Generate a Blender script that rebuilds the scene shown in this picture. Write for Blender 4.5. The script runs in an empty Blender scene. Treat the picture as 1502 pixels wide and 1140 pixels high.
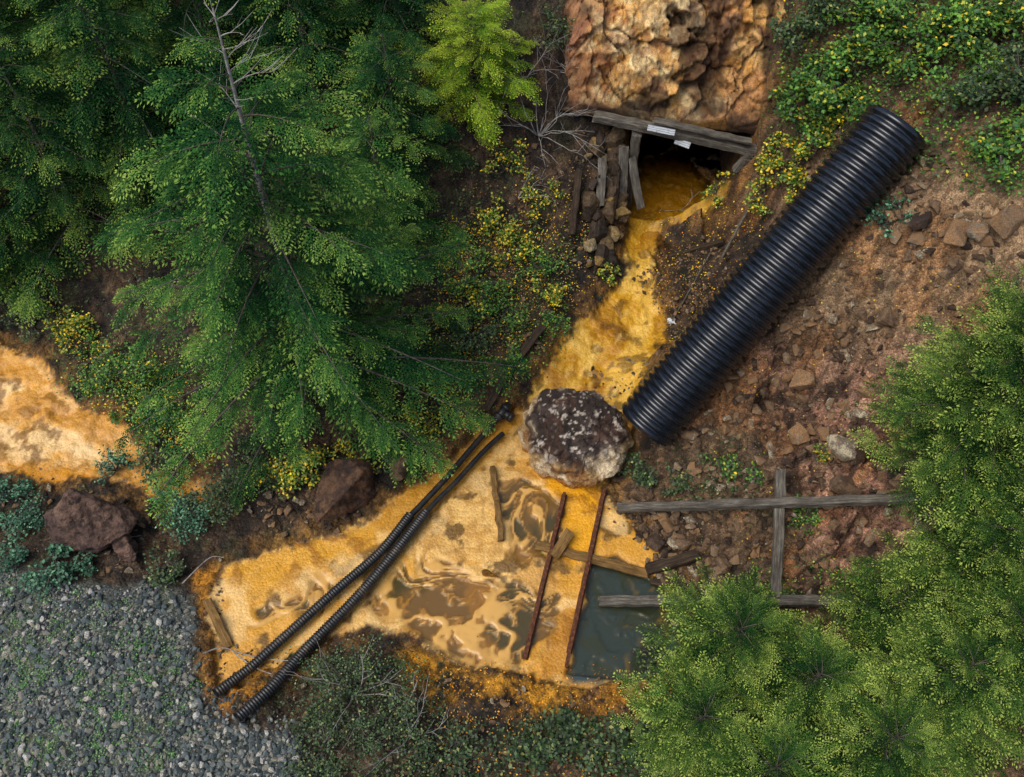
import bpy, bmesh, math, random
import numpy as np
from mathutils import Vector, Matrix, noise as mnoise
random.seed(7); rng=np.random.default_rng(7)
S=bpy.context.scene
def lin(r,g,b):
    f=lambda c:(c/255/12.92) if c/255<=0.04045 else ((c/255+0.055)/1.055)**2.4
    return np.array([f(r),f(g),f(b)])
# ---------------------------------------------------------------- survey camera
PITCH=math.radians(55); cF,sF=math.cos(PITCH),math.sin(PITCH)
K=math.tan(math.radians(30))/751.0
CY,CH=-8.95,12.8
def ray(u,v):
    u=np.asarray(u,float); v=np.asarray(v,float)
    xc=(u-751)*K; yc=(570-v)*K
    return xc, cF+sF*yc, -sF+cF*yc
def W(u,v,z):
    dx,dy,dz=ray(u,v); t=(CH-z)/(-dz)
    return np.array([dx*t, CY+dy*t, z+0*t])
# ---------------------------------------------------------------- numpy noise
def _h(xi,yi,s):
    h=(xi.astype(np.int64)*374761393+yi.astype(np.int64)*668265263+s*362437)&0xffffffff
    h=((h^(h>>13))*1274126177)&0xffffffff
    h=((h^(h>>16))*2246822519)&0xffffffff
    return ((h^(h>>15))&0xffffff)/float(0xffffff)
def vn(x,y,s=0):
    xi=np.floor(x);yi=np.floor(y);fx=x-xi;fy=y-yi
    fx=fx*fx*(3-2*fx);fy=fy*fy*(3-2*fy)
    a=_h(xi,yi,s);b=_h(xi+1,yi,s);c=_h(xi,yi+1,s);d=_h(xi+1,yi+1,s)
    return (a*(1-fx)+b*fx)*(1-fy)+(c*(1-fx)+d*fx)*fy
def fbm(x,y,s=0,o=4):
    r=0;a=.5;n=0
    for i in range(o):
        r=r+a*vn(x*(2**i)+i*17.3,y*(2**i)-i*9.1,s+i); n+=a; a*=.5
    return r/n
def facet(x,y,s=0):
    xi=np.floor(x);yi=np.floor(y)
    b1=np.full(x.shape,9.);b2=np.full(x.shape,9.);h=np.zeros(x.shape);cid=np.zeros(x.shape)
    for i in(-1,0,1):
        for j in(-1,0,1):
            cx=xi+i;cy=yi+j
            px=cx+_h(cx,cy,s);py=cy+_h(cx,cy,s+1)
            d=np.hypot(x-px,y-py)
            hh=(x-px)*(_h(cx,cy,s+2)-.5)*2+(y-py)*(_h(cx,cy,s+3)-.5)*2+_h(cx,cy,s+4)*.7
            m=d<b1
            b2=np.where(m,b1,np.minimum(b2,d)); h=np.where(m,hh,h); cid=np.where(m,_h(cx,cy,s+5),cid); b1=np.where(m,d,b1)
    return h,b2-b1,cid
def sst(a,b,x):
    t=np.clip((x-a)/(b-a),0,1); return t*t*(3-2*t)
def mix(a,b,m):
    return a*(1-m[...,None])+np.asarray(b)*m[...,None] if np.ndim(a)>np.ndim(m) else a*(1-m)+b*m
# ---------------------------------------------------------------- terrain heights
C=[]
def cp(u,v,z): C.append(tuple(W(u,v,z)))
for u,v,z in [(330,900,0),(500,900,-.02),(700,850,-.02),(900,900,-.05),(850,760,0),(600,800,0),(700,700,.02),(450,820,0),
 (0,600,.05),(200,680,.03),(-150,560,.1),(300,720,.05),
 (0,1100,.35),(150,950,.35),(250,1100,.35),(0,850,.3),(-200,900,.3),
 (500,1100,.25),(800,1120,.3),(1000,1080,.3),(1300,1100,.7),(1500,1100,1.3),
 (870,560,.12),(900,500,.2),(940,400,.36),(960,340,.4),
 (1000,760,.15),(990,690,.3),(1150,700,.9),(1150,850,.4),(1300,850,.9),(1480,850,1.7),(1300,950,.6),
 (1480,600,3.1),(1300,600,1.9),(1150,560,1.35),(1480,350,4.2),(1250,400,3.0),(1400,150,4.4),(1480,0,5.0),
 (1150,200,2.6),(1150,60,3.8),(1050,480,.75),(1050,360,.75),(1110,330,1.2),(1000,0,3.4),
 (870,300,1.2),(850,180,2.0),(800,100,2.8),(750,300,1.5),(780,450,.7),(700,560,.45),(650,400,1.1),(600,100,3.0),
 (400,300,1.7),(500,640,.3),(300,540,.45),(100,400,.8),(0,200,2.0),(200,0,3.6),(0,470,.3),(640,640,.3),(-200,100,2.5),
 (100,760,.25),(380,730,.25)]: cp(u,v,z)
C+= [(2.1,-1.33,.22),(2.95,-.65,1.1),(3.8,.03,2.0),(4.65,.7,2.95),(5.5,1.4,3.85),
 (-25,25,9),(25,25,15),(-25,-15,1),(25,-15,7),(0,25,13),(-25,3,3),(25,3,13),(0,-15,.5),(10,-8,2.5),(11,2,6.5),(11,8,9),(-12,10,5),(3.3,9,6)]
C=np.array(C)
def phi(r2): return np.sqrt(r2+.25)
n=len(C)
A=np.zeros((n+3,n+3)); A[:n,:n]=phi(((C[:,None,:2]-C[None,:,:2])**2).sum(-1))-np.eye(n)*.02
A[:n,n]=1;A[:n,n+1:]=C[:,:2];A[n:,:n]=A[:n,n:].T
wts=np.linalg.solve(A,np.r_[C[:,2],0,0,0])
def Hb(x,y):
    x=np.asarray(x,float);y=np.asarray(y,float);xs=np.clip(x,-28,28);ys=np.clip(y,-18,28)
    out=wts[n]+wts[n+1]*xs+wts[n+2]*ys
    for i in range(n): out=out+wts[i]*phi((xs-C[i,0])**2+(ys-C[i,1])**2)
    m=sst(.12,-.12,np.maximum(np.abs(x-3.3-.06*(y-4))-1.05,3.7-y))*(y<9.5)
    out=out*(1-m)+np.minimum(out,.36)*m
    return out
class Grid:
    def __init__(s,xs,ys,Z): s.xs,s.ys,s.Z=xs,ys,Z
    def __call__(s,x,y):
        x=np.asarray(x,float);y=np.asarray(y,float)
        i=np.clip(np.searchsorted(s.xs,x)-1,0,len(s.xs)-2);j=np.clip(np.searchsorted(s.ys,y)-1,0,len(s.ys)-2)
        fx=np.clip((x-s.xs[i])/(s.xs[i+1]-s.xs[i]),0,1);fy=np.clip((y-s.ys[j])/(s.ys[j+1]-s.ys[j]),0,1)
        Z=s.Z;return (Z[j,i]*(1-fx)+Z[j,i+1]*fx)*(1-fy)+(Z[j+1,i]*(1-fx)+Z[j+1,i+1]*fx)*fy
gx=np.arange(-14,14.01,.1);gy=np.arange(-9,16,.1);GX,GY=np.meshgrid(gx,gy)
zs=Grid(gx,gy,Hb(GX,GY))
def hit(u,v,off=0,g=None):
    g=g or zs
    u=np.atleast_1d(np.asarray(u,float));v=np.atleast_1d(np.asarray(v,float))
    dx,dy,dz=ray(u,v); res=np.zeros((len(u),3)); done=np.zeros(len(u),bool); pe=None;pz=None
    for z in np.linspace(11.5,-1.5,326):
        t=(CH-z)/(-dz); x=dx*t;y=CY+dy*t; e=z-off-g(x,y)
        m=(~done)&(e<=0)
        if pe is not None and m.any():
            f=pe/(pe-e+1e-9); zz=pz+(z-pz)*f; tt=(CH-zz)/(-dz)
            res[m]=np.stack([dx*tt,CY+dy*tt,zz],-1)[m]
        done|=m; pe,pz=e,z
        if done.all():break
    res[~done]=np.stack([dx*t,CY+dy*t,np.full(len(u),-1.5)],-1)[~done]
    return res
def poly(px):
    px=np.array(px,float); return hit(px[:,0],px[:,1])[:,:2]
def sdf(P,X,Y):
    d=np.full(X.shape,1e9);ins=np.zeros(X.shape,bool)
    for a,b in zip(P,np.roll(P,-1,0)):
        ex,ey=b-a;wx=X-a[0];wy=Y-a[1]
        t=np.clip((wx*ex+wy*ey)/(ex*ex+ey*ey+1e-9),0,1)
        d=np.minimum(d,(wx-ex*t)**2+(wy-ey*t)**2)
        c=((a[1]<=Y)!=(b[1]<=Y)); 
        if abs(ey)>1e-9: ins^= c&(X<a[0]+(Y-a[1])*ex/ey)
    d=np.sqrt(d);return np.where(ins,-d,d)
# ---------------------------------------------------------------- helpers: mesh/material
def mk(name,verts,faces,mats=(),parent=None,smooth=False,attrs=None,link=True,midx=None):
    me=bpy.data.meshes.new(name); verts=np.asarray(verts,float)
    if isinstance(faces,np.ndarray):
        k=faces.shape[1];me.vertices.add(len(verts));me.vertices.foreach_set('co',verts.ravel())
        me.loops.add(faces.size);me.loops.foreach_set('vertex_index',faces.ravel().astype(np.int32))
        me.polygons.add(len(faces));me.polygons.foreach_set('loop_start',np.arange(0,faces.size,k,dtype=np.int32))
        me.update(calc_edges=True)
    else: me.from_pydata([tuple(v) for v in verts],[],faces)
    if attrs:
        for an,(ty,dat) in attrs.items():
            at=me.attributes.new(an,ty,'POINT')
            if ty=='FLOAT_COLOR':
                d=np.ones((len(verts),4));d[:,:3]=dat;at.data.foreach_set('color',d.ravel())
            elif ty=='FLOAT_VECTOR': at.data.foreach_set('vector',np.asarray(dat,float).ravel())
            else: at.data.foreach_set('value',np.asarray(dat).ravel())
    if smooth: me.polygons.foreach_set('use_smooth',[True]*len(me.polygons))
    for m in mats: me.materials.append(m)
    if midx is not None: me.polygons.foreach_set('material_index',np.asarray(midx,dtype=np.int32))
    me.update()
    o=bpy.data.objects.new(name,me)
    if link:S.collection.objects.link(o)
    if parent:o.parent=parent
    return o
def empty(name,loc=(0,0,0)):
    o=bpy.data.objects.new(name,None);o.empty_display_size=.3;S.collection.objects.link(o);return o
class NT:
    def __init__(s,name):
        s.m=bpy.data.materials.new(name);s.m.use_nodes=True;s.t=s.m.node_tree;s.t.nodes.clear()
        s.out=s.n('ShaderNodeOutputMaterial')
    def n(s,ty,ins=None,**kw):
        nd=s.t.nodes.new(ty)
        for k,v in kw.items():setattr(nd,k,v)
        for k,v in (ins or {}).items():
            if isinstance(v,bpy.types.NodeSocket):s.t.links.new(v,nd.inputs[k])
            else:nd.inputs[k].default_value=v
        return nd
    def attr(s,name): return s.n('ShaderNodeAttribute',attribute_name=name)
    def ramp(s,fac,stops):
        r=s.n('ShaderNodeValToRGB',{0:fac});e=r.color_ramp.elements
        while len(e)<len(stops):e.new(.5)
        for q,(p,c) in zip(e,stops):
            q.position=p;q.color=(*c,1) if len(c)==3 else c
        return r.outputs[0]
    def noise(s,scale,detail=4,vec=None,rough=.6,dist=0):
        i={'Scale':scale,'Detail':detail,'Roughness':rough,'Distortion':dist}
        if vec is not None:i['Vector']=vec
        return s.n('ShaderNodeTexNoise',i).outputs[0]
    def mixc(s,f,a,b,mode='MIX'):
        nd=s.n('ShaderNodeMix',data_type='RGBA',blend_type=mode)
        for idx,v in((0,f),(6,a),(7,b)):
            if isinstance(v,bpy.types.NodeSocket):s.t.links.new(v,nd.inputs[idx])
            else:nd.inputs[idx].default_value=v if idx==0 else (*v,1)
        return nd.outputs[2]
    def math(s,op,a,b=0,c=0): return s.n('ShaderNodeMath',{0:a,1:b,2:c},operation=op).outputs[0]
    def bump(s,h,st=.5,dist=.02,nrm=None):
        i={'Height':h,'Strength':st,'Distance':dist}
        if nrm is not None:i['Normal']=nrm
        return s.n('ShaderNodeBump',i).outputs[0]
    def pr(s,col,rough=.8,nrm=None,spec=.5,**kw):
        i={'Base Color':col if isinstance(col,bpy.types.NodeSocket) else (*col,1),'Roughness':rough,'Specular IOR Level':spec}
        if nrm is not None:i['Normal']=nrm
        i.update(kw);p=s.n('ShaderNodeBsdfPrincipled',i);s.t.links.new(p.outputs[0],s.out.inputs[0]);return p
    def pos(s): return s.n('ShaderNodeNewGeometry').outputs['Position']
    def obj(s): return s.n('ShaderNodeTexCoord').outputs['Object']
def ground_mat(name,gravel=True):
    t=NT(name);p=t.pos();c=t.attr('Col').outputs['Color'];wet=t.attr('wet').outputs['Fac']
    n2=t.noise(55,3,p,.75)
    v1=t.n('ShaderNodeTexVoronoi',{'Vector':p,'Scale':22.0,'Randomness':1.0},feature='F1')
    dry=t.n('ShaderNodeMath',{0:1.0,1:wet},operation='SUBTRACT').outputs[0]
    b=t.ramp(n2,[(.33,(.3,.3,.3)),(.5,(1,1,1)),(.7,(2.0,1.95,1.85))])
    vc=t.ramp(v1.outputs['Color'],[(.2,(.55,.5,.45)),(.55,(1,1,1)),(.9,(1.7,1.65,1.6))])
    c2=t.mixc(t.math('MULTIPLY_ADD',dry,.78,.14),c,t.mixc(1,c,b,'MULTIPLY'))
    c3=t.mixc(t.math('MULTIPLY',dry,.7),c2,t.mixc(1,c2,vc,'MULTIPLY'))
    if gravel:
        g=t.attr('grav').outputs['Fac']
        v3=t.n('ShaderNodeTexVoronoi',{'Vector':p,'Scale':34.0},feature='F1')
        gs=t.ramp(v3.outputs['Color'],[(.1,lin(62,70,70)),(.4,lin(100,109,108)),(.65,lin(132,139,136)),(.8,lin(160,150,126)),(.95,lin(232,235,230))])
        ge=t.ramp(v3.outputs['Distance'],[(.3,(1,1,1)),(.75,(.12,.12,.12))])
        c3=t.mixc(g,c3,t.mixc(1,gs,ge,'MULTIPLY'))
    h=t.math('ADD',t.math('MULTIPLY',n2,.6),t.math('MULTIPLY',v1.outputs['Distance'],-.7))
    h=t.math('MULTIPLY',h,t.math('MAXIMUM',t.math('MULTIPLY_ADD',dry,.88,.08),.02))
    nb=t.bump(h,.9,.05)
    r=t.math('MAXIMUM',t.math('MULTIPLY_ADD',wet,-.62,.9),.15)
    t.pr(c3,r,nb,spec=.4);return t.m
M_ground=ground_mat('ground_soil_sediment')
def rock_mat(name,stops,scale=1.0,crack=.8):
    t=NT(name);p=t.obj();rn=t.n('ShaderNodeObjectInfo').outputs['Random']
    nn=t.noise(3*scale,3,p,.7,.3)
    f=t.math('ADD',t.math('MULTIPLY',nn,.9),t.math('MULTIPLY_ADD',rn,.8,-.35))
    c=t.ramp(f,stops);n2=t.noise(25*scale,3,p,.75)
    c=t.mixc(1,c,t.ramp(n2,[(.3,(.35,.33,.3)),(.5,(1,1,1)),(.75,(1.6,1.55,1.5))]),'MULTIPLY')
    t.pr(c,.75,t.bump(n2,.7,.04),spec=.4);return t.m
M_stone=rock_mat('broken_stone',[(.1,lin(56,43,35)),(.3,lin(94,74,56)),(.5,lin(130,106,80)),(.7,lin(156,118,78)),(.85,lin(130,120,104)),(.97,lin(205,192,160))],2)
M_crib=rock_mat('lichened_stone',[(.1,lin(34,28,22)),(.35,lin(66,52,38)),(.55,lin(98,80,54)),(.75,lin(138,110,58)),(.95,lin(155,144,116))],.9)
M_pebble=rock_mat('grey_pebble',[(.1,lin(56,66,68)),(.35,lin(98,110,110)),(.6,lin(132,142,140)),(.78,lin(160,148,122)),(.93,lin(240,240,232))],3)
def vcol_rock(name):
    t=NT(name);p=t.pos();c=t.attr('Col').outputs['Color'];n1=t.noise(12,4,p,.7);n2=t.noise(60,3,p,.75)
    c=t.mixc(.8,c,t.mixc(1,c,t.ramp(n1,[(.3,(.45,.4,.36)),(.5,(1,1,1)),(.7,(1.35,1.3,1.2))]),'MULTIPLY'))
    c=t.mixc(.8,c,t.mixc(1,c,t.ramp(n2,[(.32,(.35,.32,.3)),(.5,(1,1,1)),(.72,(1.5,1.45,1.4))]),'MULTIPLY'))
    t.pr(c,.7,t.bump(t.math('ADD',n1,n2),.8,.04),spec=.4);return t.m
M_vrock=vcol_rock('mineral_rock')
def wood_mat(name,a,b,c):
    t=NT(name);o=t.obj();mp=t.n('ShaderNodeMapping',{'Vector':o,'Scale':(1.2,14,14)}).outputs[0]
    n1=t.noise(3,6,mp,.7);n2=t.noise(5,4,o)
    col=t.ramp(n1,[(.25,a),(.5,b),(.75,c)])
    col=t.mixc(.6,col,t.mixc(1,col,t.ramp(n2,[(.3,(.35,.3,.25)),(.6,(1.1,1.1,1.1))]),'MULTIPLY'))
    t.pr(col,.8,t.bump(n1,.8,.02),spec=.3);return t.m
M_wood=wood_mat('weathered_timber',lin(38,36,34),lin(92,87,78),lin(145,139,126))
M_woodd=wood_mat('wet_dark_timber',lin(20,16,12),lin(56,44,32),lin(96,78,55))
M_woodo=wood_mat('ochre_stained_timber',lin(70,45,15),lin(122,92,48),lin(160,128,80))
def leafmat(name):
    t=NT(name);c=t.attr('Col').outputs['Color'];t.pr(c,.5,None,spec=.35);return t.m
M_leaf=leafmat('broad_leaf')
def needle(name,dark,mid,tip):
    t=NT(name);a=t.attr('tip').outputs['Fac'];rn=t.n('ShaderNodeObjectInfo').outputs['Random']
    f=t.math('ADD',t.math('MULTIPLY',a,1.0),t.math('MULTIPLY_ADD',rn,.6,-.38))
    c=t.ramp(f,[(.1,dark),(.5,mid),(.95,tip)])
    d=t.n('ShaderNodeBsdfDiffuse',{'Color':c});t.t.links.new(d.outputs[0],t.out.inputs[0]);return t.m
M_hem=needle('hemlock_needles',(.010,.042,.015),(.048,.14,.030),(.25,.37,.07))
M_hemd=needle('dark_hemlock_needles',(.008,.032,.013),(.034,.105,.027),(.21,.30,.055))
M_heml=needle('bright_young_needles',(.07,.16,.015),(.24,.36,.03),(.5,.58,.06))
M_ced=needle('cedar_needles',(.014,.047,.013),(.080,.155,.028),(.36,.45,.09))
t=NT('tree_bark');nb=t.noise(14,3,t.pos());t.pr(t.ramp(nb,[(.3,lin(50,43,36)),(.7,lin(104,96,86))]),.9);M_bark=t.m
t=NT('grey_dead_twig');nb=t.noise(14,3,t.pos());t.pr(t.ramp(nb,[(.3,lin(110,104,98)),(.7,lin(180,175,168))]),.9);M_twig=t.m
t=NT('black_hdpe_plastic');nb=t.noise(4,5,t.obj(),.7);n3=t.noise(30,4,t.obj(),.7)
cc=t.ramp(nb,[(.45,(.005,.007,.011)),(.62,(.009,.012,.018)),(.8,(.035,.033,.03))])
cc=t.mixc(t.math('MULTIPLY',t.ramp(n3,[(.62,(0,0,0)),(.72,(1,1,1))]),.25),cc,(.09,.075,.05))
t.pr(cc,t.math('MULTIPLY_ADD',nb,.3,.10),None,spec=.75);M_pipe=t.m
t=NT('muddy_hose_plastic');nb=t.noise(6,5,t.obj(),.7)
t.pr(t.ramp(nb,[(.42,(.012,.013,.015)),(.6,(.03,.027,.022)),(.78,(.16,.09,.03))]),.42);M_hose=t.m
t=NT('rusty_steel');nb=t.noise(18,5,t.obj(),.7);t.pr(t.ramp(nb,[(.3,lin(45,22,12)),(.55,lin(90,48,22)),(.75,lin(150,90,35))]),.85,t.bump(nb,.6,.02));M_rust=t.m
def water(name,tint,gl):
    t=NT(name);p=t.pos();n1=t.noise(7,2,p);nr=t.bump(n1,.10,.02)
    fr=t.n('ShaderNodeFresnel',{'IOR':1.45,'Normal':nr}).outputs[0]
    g=t.n('ShaderNodeBsdfGlossy',{'Roughness':.04,'Normal':nr,'Color':(1,1,1,1)});tr=t.n('ShaderNodeBsdfTransparent',{'Color':(*tint,1)})
    ms=t.n('ShaderNodeMixShader',{0:fr,1:tr.outputs[0],2:g.outputs[0]});t.t.links.new(ms.outputs[0],t.out.inputs[0]);return t.m
M_water=water('murky_water',(.88,.84,.72),.1)

# ---------------------------------------------------------------- ground sheet
def axis(a,b,st,far):
    m=np.arange(a,b+1e-6,st);o=[];d=st;x=0
    while x<far:
        d*=1.18;x+=d;o.append(x)
    o=np.array(o);return np.r_[a-o[::-1],m,b+o]
ax=axis(-9.6,9.0,.026,300);ay=axis(-6.9,8.0,.026,300)
X,Y=np.meshgrid(ax,ay)
Z=Hb(X,Y);Z0=Z.copy()
P_up=poly([(905,372),(915,350),(925,300),(935,238),(1000,222),(1085,245),(1060,290),(1010,320),(975,335),(965,380),(955,430),(985,465),(975,500),(940,560),(930,600),(770,610),(790,550),(810,510),(850,470),(890,440),(915,410),(925,388)])
P_pool=poly([(765,590),(935,600),(900,700),(890,720),(960,800),(1000,860),(1000,920),(985,970),(930,1008),(820,996),(700,985),(620,945),(540,925),(430,965),(350,1015),(310,1010),(300,900),(325,830),(430,785),(540,765),(620,700),(700,630)])
P_left=poly([(-400,420),(0,497),(60,535),(110,590),(190,630),(235,685),(300,700),(300,735),(220,722),(150,698),(60,705),(0,690),(-400,640)])
P_dark=poly([(870,825),(905,815),(960,850),(1005,900),(992,975),(935,1004),(835,990),(840,930),(862,880)])
P_mur=poly([(520,880),(590,825),(660,830),(710,860),(790,850),(800,900),(775,990),(690,978),(620,940),(545,922)])
P_mur2=poly([(770,700),(815,745),(815,800),(790,850),(760,860),(745,800),(740,760)])
P_mur3=poly([(360,890),(420,870),(500,858),(490,885),(420,930),(370,930)])
P_or=poly([(775,685),(885,712),(878,800),(838,830),(810,800),(822,740)])
P_or2=poly([(570,950),(620,940),(700,980),(760,990),(980,1000),(1000,940),(1040,960),(980,1060),(800,1040),(640,1030)])
P_or3=poly([(285,830),(325,830),(345,900),(345,960),(420,965),(440,990),(340,1060),(300,1030),(300,960)])
P_or4=poly([(330,830),(430,782),(545,770),(560,800),(480,830),(400,868),(340,850)])
P_or5=poly([(545,765),(620,700),(700,630),(760,590),(770,615),(690,690),(620,760),(590,790)])
P_or6=poly([(10,680),(60,690),(130,690),(130,715),(90,712),(30,700)])
P_or7=poly([(855,880),(815,900),(795,990),(828,985)])
P_cut=poly([(970,350),(1060,300),(1120,330),(1080,420),(1030,490),(985,470),(965,430)])
P_grav=poly([(-500,790),(0,838),(60,848),(180,872),(240,850),(280,880),(292,930),(280,1000),(325,1060),(430,1085),(450,1300),(-500,1300)])
P_tan=poly([(1190,400),(1400,240),(1700,200),(1700,480),(1400,520),(1300,580),(1180,500)])
P_rosy=poly([(1110,500),(1340,500),(1370,720),(1330,870),(1190,880),(1195,740),(1110,580)])
wob=(fbm(X*1.3,Y*1.3,5)-.5)*.35+(fbm(X*6,Y*6,9)-.5)*.22
def M(P,soft=.07,w=1.0): return sst(soft,-soft,sdf(P,X,Y)+wob*w)
mu,mp,ml=M(P_up,.05,.6),M(P_pool,.05,.95),M(P_left,.05,.7)
mg=M(P_grav,.12);mt=M(P_tan,.4);mr=M(P_rosy,.3)
sed=np.maximum(np.maximum(mu,mp),ml)
slope_r=sst(1.2,2.6,X-.2*Y)*(1-sed)
fh,fe,fi=facet(X*1.2+fbm(X*2,Y*2,3),Y*1.2+.5*fbm(X*2,Y*2,4),11)
fh2,fe2,fi2=facet(X*4.0+fbm(X*4,Y*4,33),Y*4.0,31)
fh3,fe3,fi3=facet(X*11,Y*11,51)
dn=(fbm(X*1.1,Y*1.1,21)-.5)*.35+(fbm(X*5,Y*5,22,5)-.5)*.16
Z=Z+(1-sed)*(1-mg)*dn+mg*(fbm(X*3,Y*3,2)-.5)*.06
rockm=slope_r*np.clip(.3+mr+.4*sst(.45,.6,fbm(X*.8,Y*.8,77)),0,1)*(1-.8*mt)
Z+=rockm*((fh-.3)*.42+(fh2-.3)*.14+(fh3-.3)*.03)
Z+=(1-sed)*(1-mg)*(1-rockm)*(fh3-.3)*.03
ws=1.3
wx=X+ ws*.5*fbm(X*1.2,Y*1.2,61)+.35*fbm(X*3,Y*3,63);wy=Y+ws*.5*fbm(X*1.2,Y*1.2,62)+.35*fbm(X*3,Y*3,64)
a_=6*fbm(X*.9,Y*.9,65,3);wx2=X+.40*np.cos(a_)+.14*np.cos(3*a_+2);wy2=Y+.40*np.sin(a_)+.14*np.sin(3*a_+1)
sw=fbm(wx*1.6,wy*1.6,70,5);crust=fbm(wx*3.1,wy*3.1,71,5)
ridge=1-np.abs(2*fbm(wx2*1.9,wy2*1.9,72,4)-1);ridge2=1-np.abs(2*fbm(wx2*3.6+3,wy2*3.6,73,4)-1)
wob2=(fbm(wx2*1.6,wy2*1.6,74,5)-.5)*1.3
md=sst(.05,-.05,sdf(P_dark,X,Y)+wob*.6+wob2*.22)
mm=np.maximum(np.maximum(sst(.10,-.10,sdf(P_mur,X,Y)+wob2-.08),sst(.10,-.10,sdf(P_mur2,X,Y)+wob2)),sst(.10,-.10,sdf(P_mur3,X,Y)+wob2))
scum=np.maximum(sst(.78,.95,ridge),sst(.86,.98,ridge2)*.7)
dpool=sdf(P_pool,X,Y)
Zp=.025+ (sw-.5)*.06+(crust-.5)*.035
Zp=Zp*(1-mm)+(-.032+(crust-.5)*.02+scum*.036)*mm;Zp=Zp*(1-md)+(-.10+scum*.02)*md
Zp=np.maximum(Zp,.02*sst(-.12,0,dpool)-.2*(1-sst(-.2,-.1,dpool)))
Z=Z*(1-mp)+Zp*mp
Zs=Z0-.04+(fbm(X*5,Y*5,80,4)-.5)*.11+(crust-.5)*.10+(np.abs(fbm(X*10,Y*10,81,3)-.5))*.04
m_=np.maximum(mu,ml)*(1-mp);Z=Z*(1-m_)+Zs*m_
# colours
f1=fbm(X*.9,Y*.9,101);f2=fbm(X*4,Y*4,102,5);f3=fbm(X*14,Y*14,103,4);f4=fbm(X*9,Y*9,104,4)
fs_=X*.45+Y*.9;fp_=X*.9-Y*.45+.25*fbm(X*2,Y*2,190);strk=fbm(fp_*3.5,fs_*1.6,191,5);strk2=fbm(fp_*9,fs_*3,192,4)
ls_=X*.85-Y*.5;lp_=X*.5+Y*.85+.25*fbm(X*2,Y*2,193);lstr=fbm(lp_*4,ls_*1.6,194,5)
col=np.zeros(X.shape+(3,))+lin(50,42,34)
col=mix(col,lin(86,68,50),sst(.4,.65,f2))
col=mix(col,lin(26,25,22),sst(.52,.7,f1)*.8)
col=mix(col,lin(60,62,36),sst(.55,.7,fbm(X*2,Y*2,110))*.5)
col=mix(col,lin(104,82,60),slope_r*.75*sst(.3,.6,f2+.25*f1))
col=mix(col,lin(142,117,88),mt*(.55+.45*sst(.4,.6,f2)))
col=mix(col,lin(136,100,82),mr*(.45+.5*sst(.4,.62,f2)))
col=mix(col,lin(180,142,116),mr*sst(.50,.68,fbm(X*2.1,Y*2.1,120))*.85)
col=mix(col,lin(142,96,52),slope_r*sst(.55,.70,fbm(X*1.7,Y*1.7,121))*.5)
col=mix(col,lin(34,27,23),rockm*sst(.09,.02,fe)*.8)
col=mix(col,lin(40,30,24),rockm*sst(.12,.02,fe2)*.6)
col=col*(1+ (rockm*(fi2-.5)*.9)[...,None])
col=mix(col,lin(40,31,24),M(P_cut,.15)*.75)
dmin=np.minimum(np.minimum(sdf(P_up,X,Y),dpool),sdf(P_left,X,Y))+wob
halo=sst(.5,.0,dmin)*sst(.38,.62,f2+.05)
col=mix(col,lin(130,92,34),halo*.65)
for Pq,cq,a in((P_or2,lin(176,124,30),.9),(P_or3,lin(180,120,26),.85)):
    q=M(Pq,.18,1.2)*sst(.40,.57,f2*.6+f3*.4+.05);col=mix(col,cq,q*a)
col=col*(.62+.76*sst(.3,.7,f4))[...,None]
cs=mix(np.zeros(col.shape)+lin(212,158,38),lin(182,124,20),sst(.45,.62,crust)*.7)
cs=mix(cs,lin(234,188,82),sst(.48,.66,strk)*.75);cs=mix(cs,lin(150,98,20),sst(.47,.36,strk)*.5)
cs=mix(cs,lin(92,60,18),sst(.57,.65,f2)*.65);cs=mix(cs,lin(244,206,116),sst(.62,.74,strk2)*.4)
cs=mix(cs,lin(150,112,20),sst(3.0,3.8,Y)*.75);cs=mix(cs,lin(80,60,14),sst(5.2,7,Y))  # gold darkens further into the adit, tunnel shade painted into the colour
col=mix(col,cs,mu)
cl=mix(np.zeros(col.shape)+lin(224,174,104),lin(212,154,64),sst(.42,.6,crust))
cl=mix(cl,lin(240,204,144),sst(.48,.66,lstr)*.75);cl=mix(cl,lin(120,82,30),sst(.55,.65,f2)*.8);cl=mix(cl,lin(180,124,46),sst(.46,.36,lstr)*.5)
cl=mix(cl,lin(208,138,24),M(P_or6,.1));cl=mix(cl,lin(200,138,38),sst(-.5,-.05,sdf(P_left,X,Y)+wob)*.6)
col=mix(col,cl,ml)
c_=mix(np.zeros(col.shape)+lin(210,156,70),lin(228,182,104),sst(.44,.62,ridge-.25+sw*.3))
c_=mix(c_,lin(178,124,46),sst(.5,.66,crust)*.6)
c_=mix(c_,lin(212,150,36),sst(.48,.64,fbm(X*.8,Y*.8,140))*.75)
c_=mix(c_,lin(100,72,28),sst(.60,.67,fbm(X*3.3,Y*3.3,141,5))*.9)
c_=mix(c_,lin(140,102,46),sst(.84,1.0,ridge2)*.35)
c_=mix(c_,lin(240,200,130),sst(.55,.70,fbm(wx2*1.8,wy2*1.8,146,4))*.6)
for Pq,cq,a in((P_or,lin(224,158,14),.95),(P_or4,lin(208,148,30),.85),(P_or5,lin(190,132,24),.85),(P_or7,lin(180,120,20),.85)):
    c_=mix(c_,cq,M(Pq,.1)*a)
c_=mix(c_,lin(142,90,12),np.maximum(M(P_or,.1),np.maximum(M(P_or4,.1),M(P_or7,.1)))*sst(.5,.6,crust)*.7)
cw=mix(np.zeros(col.shape)+lin(138,110,64),lin(96,88,58),sst(.42,.58,fbm(X*1.4,Y*1.4,143)));cw=mix(cw,lin(218,168,90),scum*.9)
cw=mix(cw,lin(180,136,70),sst(.54,.68,sw)*.7)
c_=mix(c_,cw,mm)
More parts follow.
